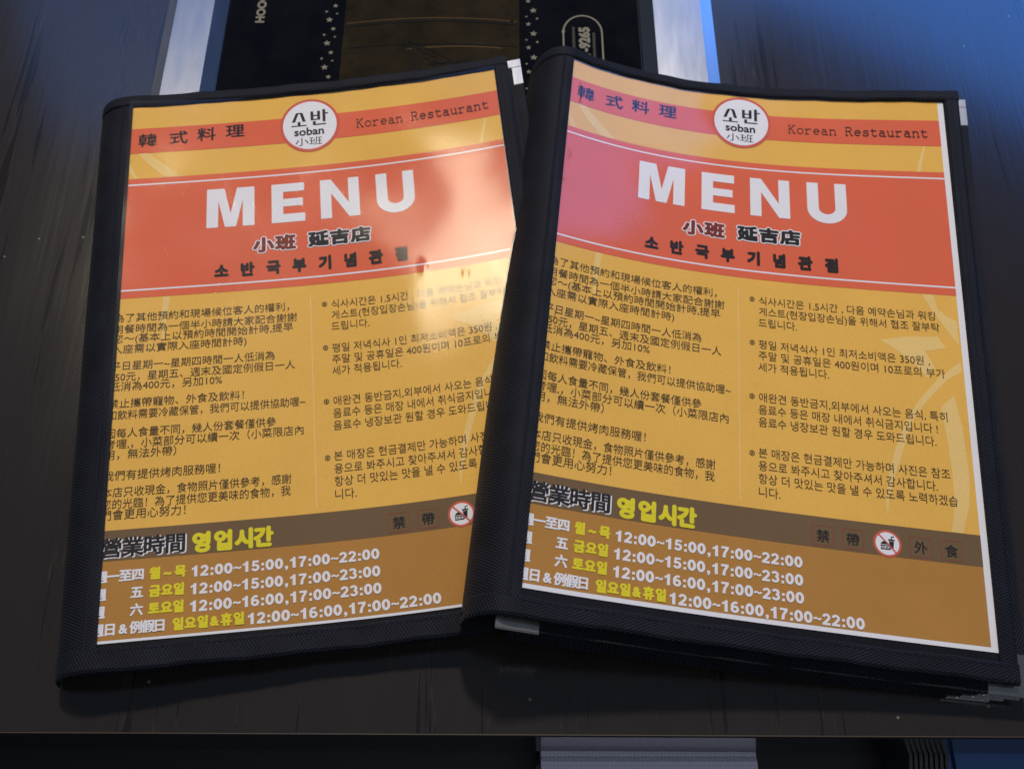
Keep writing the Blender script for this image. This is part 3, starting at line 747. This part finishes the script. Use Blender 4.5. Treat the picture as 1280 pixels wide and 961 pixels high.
    for pts in threads:
        link('loose_thread', mn.art([stroke(pts, .22)], .0019, clip=False, cut=False), M['thread'], root)
    return root

def metal_corner(mn, pc, vc, sx, sy, k, arm=.0175, wd=.0052):
    """folded L plate over a page corner: top, bottom and the two outer sides"""
    t = .00025
    def bar(p0, p1, v0, v1):
        n = 6; aa = np.linspace(p0, p1, n)
        return sweep(aa, [(v0, t), (v1, t), (v1, -.0017 - t), (v0, -.0017 - t)], lambda A, B, D: mn.P(A, B, D + .0001, k))
    me1 = bar(*sorted((pc + sx * t, pc - sx * arm)), *sorted((vc + sy * t, vc - sy * wd)))
    me2 = bar(*sorted((pc + sx * t, pc - sx * wd)), *sorted((vc - sy * (wd + .0000), vc - sy * arm)))
    bm = bmesh.new(); bm.from_mesh(me1); bm.from_mesh(me2)
    bmesh.ops.bevel(bm, geom=[e for e in bm.edges if e.is_manifold and e.calc_face_angle(0) > .8], offset=.00025, segments=1, affect='EDGES')
    bm.to_mesh(me1); bm.free()
    return me1

left = Menu((-.1716, .0908), 6.3435, [1.0745863, .13254614, -.03540429, .01771036], [4.75833707, -.39877203, -.0746697, .01808047],
            .2857, .1945, 4, .0205, (.002, .001), .985, .9735, -.0003)
right = Menu((.0035, .1079), -5.7587, [-5.4944675, 2.95756792, -.42591025, .02974408], [-.89722633, .7075887, -.24898669, .04265051],
             .2911, .1994, 5, .0240, (.019, .001), 1, 1, 0)
build_menu(left, (-.08, .23, 0), 'left menu, lying under the other, with a broad warm glare on its clear cover', 
           [(-.004, .0150, .0030, .0005), (-.004, .0030, .0020, -.001), (-.004, .0000, .0015, -.002)], [['rt'], [], []],
           .4, 1.2, 0, 294, .0022, [(.1480, .1690, .0015, .0036, -.00028), (.1680, .1610, .0013, .0030, -.00020)], [])
build_menu(right, (.12, .25, 0), 'right menu, lying on top of the other, with white paper margin and fanned metal corners', 
           [(-.0085, .0130, -.0045, -.0015), (-.004, .0095, -.0050, -.002), (-.004, .0040, -.0055, -.004), (-.004, -.0010, -.0060, -.004)], [['rt', 'rb', 'lb'], ['rb'], ['rb'], ['rb']],
           3.0, 2.0, 0, 292, .0036, [], [arc(1.0, 268, 5.5, 13, -30, 40, 9), arc(-.5, 226, 4.5, 3.5, -60, 60, 8), arc(0, 211, 3.2, 2.6, 200, 330, 8), arc(1, 130, 2.5, 3, -80, 30, 7)])

# ------------------------------------------------------------------ things below the front edge
def packet_material():
    m, nt, b, N, K = new_mat('white_dotted_film')
    tc = N('ShaderNodeTexCoord')
    mp = N('ShaderNodeMapping'); mp.inputs['Scale'].default_value = (560, 560, 0)
    fr = N('ShaderNodeVectorMath'); fr.operation = 'FRACTION'
    sb = N('ShaderNodeVectorMath'); sb.operation = 'SUBTRACT'; sb.inputs[1].default_value = (.5, .5, 0)
    ln = N('ShaderNodeVectorMath'); ln.operation = 'LENGTH'
    K(tc.outputs['Object'], mp.inputs[0]); K(mp.outputs[0], fr.inputs[0]); K(fr.outputs[0], sb.inputs[0]); K(sb.outputs[0], ln.inputs[0])
    r = N('ShaderNodeMapRange'); r.inputs[1].default_value = .22; r.inputs[2].default_value = .30; K(ln.outputs['Value'], r.inputs[0])
    mx = N('ShaderNodeMix'); mx.data_type = 'RGBA'; mx.inputs[6].default_value = (.46, .41, .56, 1); mx.inputs[7].default_value = (.58, .58, .70, 1)
    K(r.outputs[0], mx.inputs[0]); K(mx.outputs[2], b.inputs['Base Color']); b.inputs['Roughness'].default_value = .3
    return m
pk = empty('tissue_packet', (.065, .045, -.14), 'white packet with fine lilac dots, just below the table\'s front edge', 'packet')
def pack():
    prof = [(.0720, -.060), (.0555, -.0585), (.0530, -.0570), (.012, -.0565), (.008, -.060), (.008, -.098), (.012, -.1015), (.0720, -.1015)]
    return sweep(np.linspace(.0135, .1135, 12), prof, lambda A, B, D: np.stack([A, B, D], 1))
link('wrapper', pack(), packet_material(), pk)
link('end_seal', box_mesh(.1136, .1150, .010, .071, -.082, -.080), M['edge_face'], pk)
link('end_seal', box_mesh(.0118, .0134, .010, .071, -.082, -.080), M['edge_face'], pk)
shelf = empty('bench_shelf', (.08, .05, -.16), 'dark ledge below the table edge carrying the dotted packet', 'ledge')
link('ledge_board', box_mesh(-.5, .5, -.02, .10, -.125, -.1025, .002), plain('dark_ledge', (.004, .004, .005), .6), shelf)
for x in (-.46, .46): link('ledge_support', box_mesh(x - .012, x + .012, .0, .08, -.50, -.126), plain('dark_post', (.004, .004, .005), .6), shelf)
rb = empty('ribbed_stack', (.195, .04, -.102), 'small dark stack of ribbed sheets under the right end of the table edge', 'stack')
for i in range(8):
    x = .1880 + i * .0024
    v = [(x - .012, -.015, -.1020), (x - .0105, -.015, -.1020), (x, .0700, -.1020), (x + .0015, .0700, -.1020),
         (x - .012, -.015, -.062), (x - .0105, -.015, -.062), (x, .0700, -.062), (x + .0015, .0700, -.062)]
    link('rib', mesh_of(v, [(0, 2, 3, 1), (4, 5, 7, 6), (0, 1, 5, 4), (2, 6, 7, 3), (0, 4, 6, 2), (1, 3, 7, 5)]), plain('rib_grey', (.05, .055, .06), .3), rb)
cu = empty('seat_cushion', (.27, .03, -.12), 'blue seat cushion showing at the lower right corner', 'cushion')
link('cushion_cover', box_mesh(.2125, .36, -.02, .095, -.1022, -.085, .004), plain('blue_vinyl', (.04, .11, .30), .5), cu)
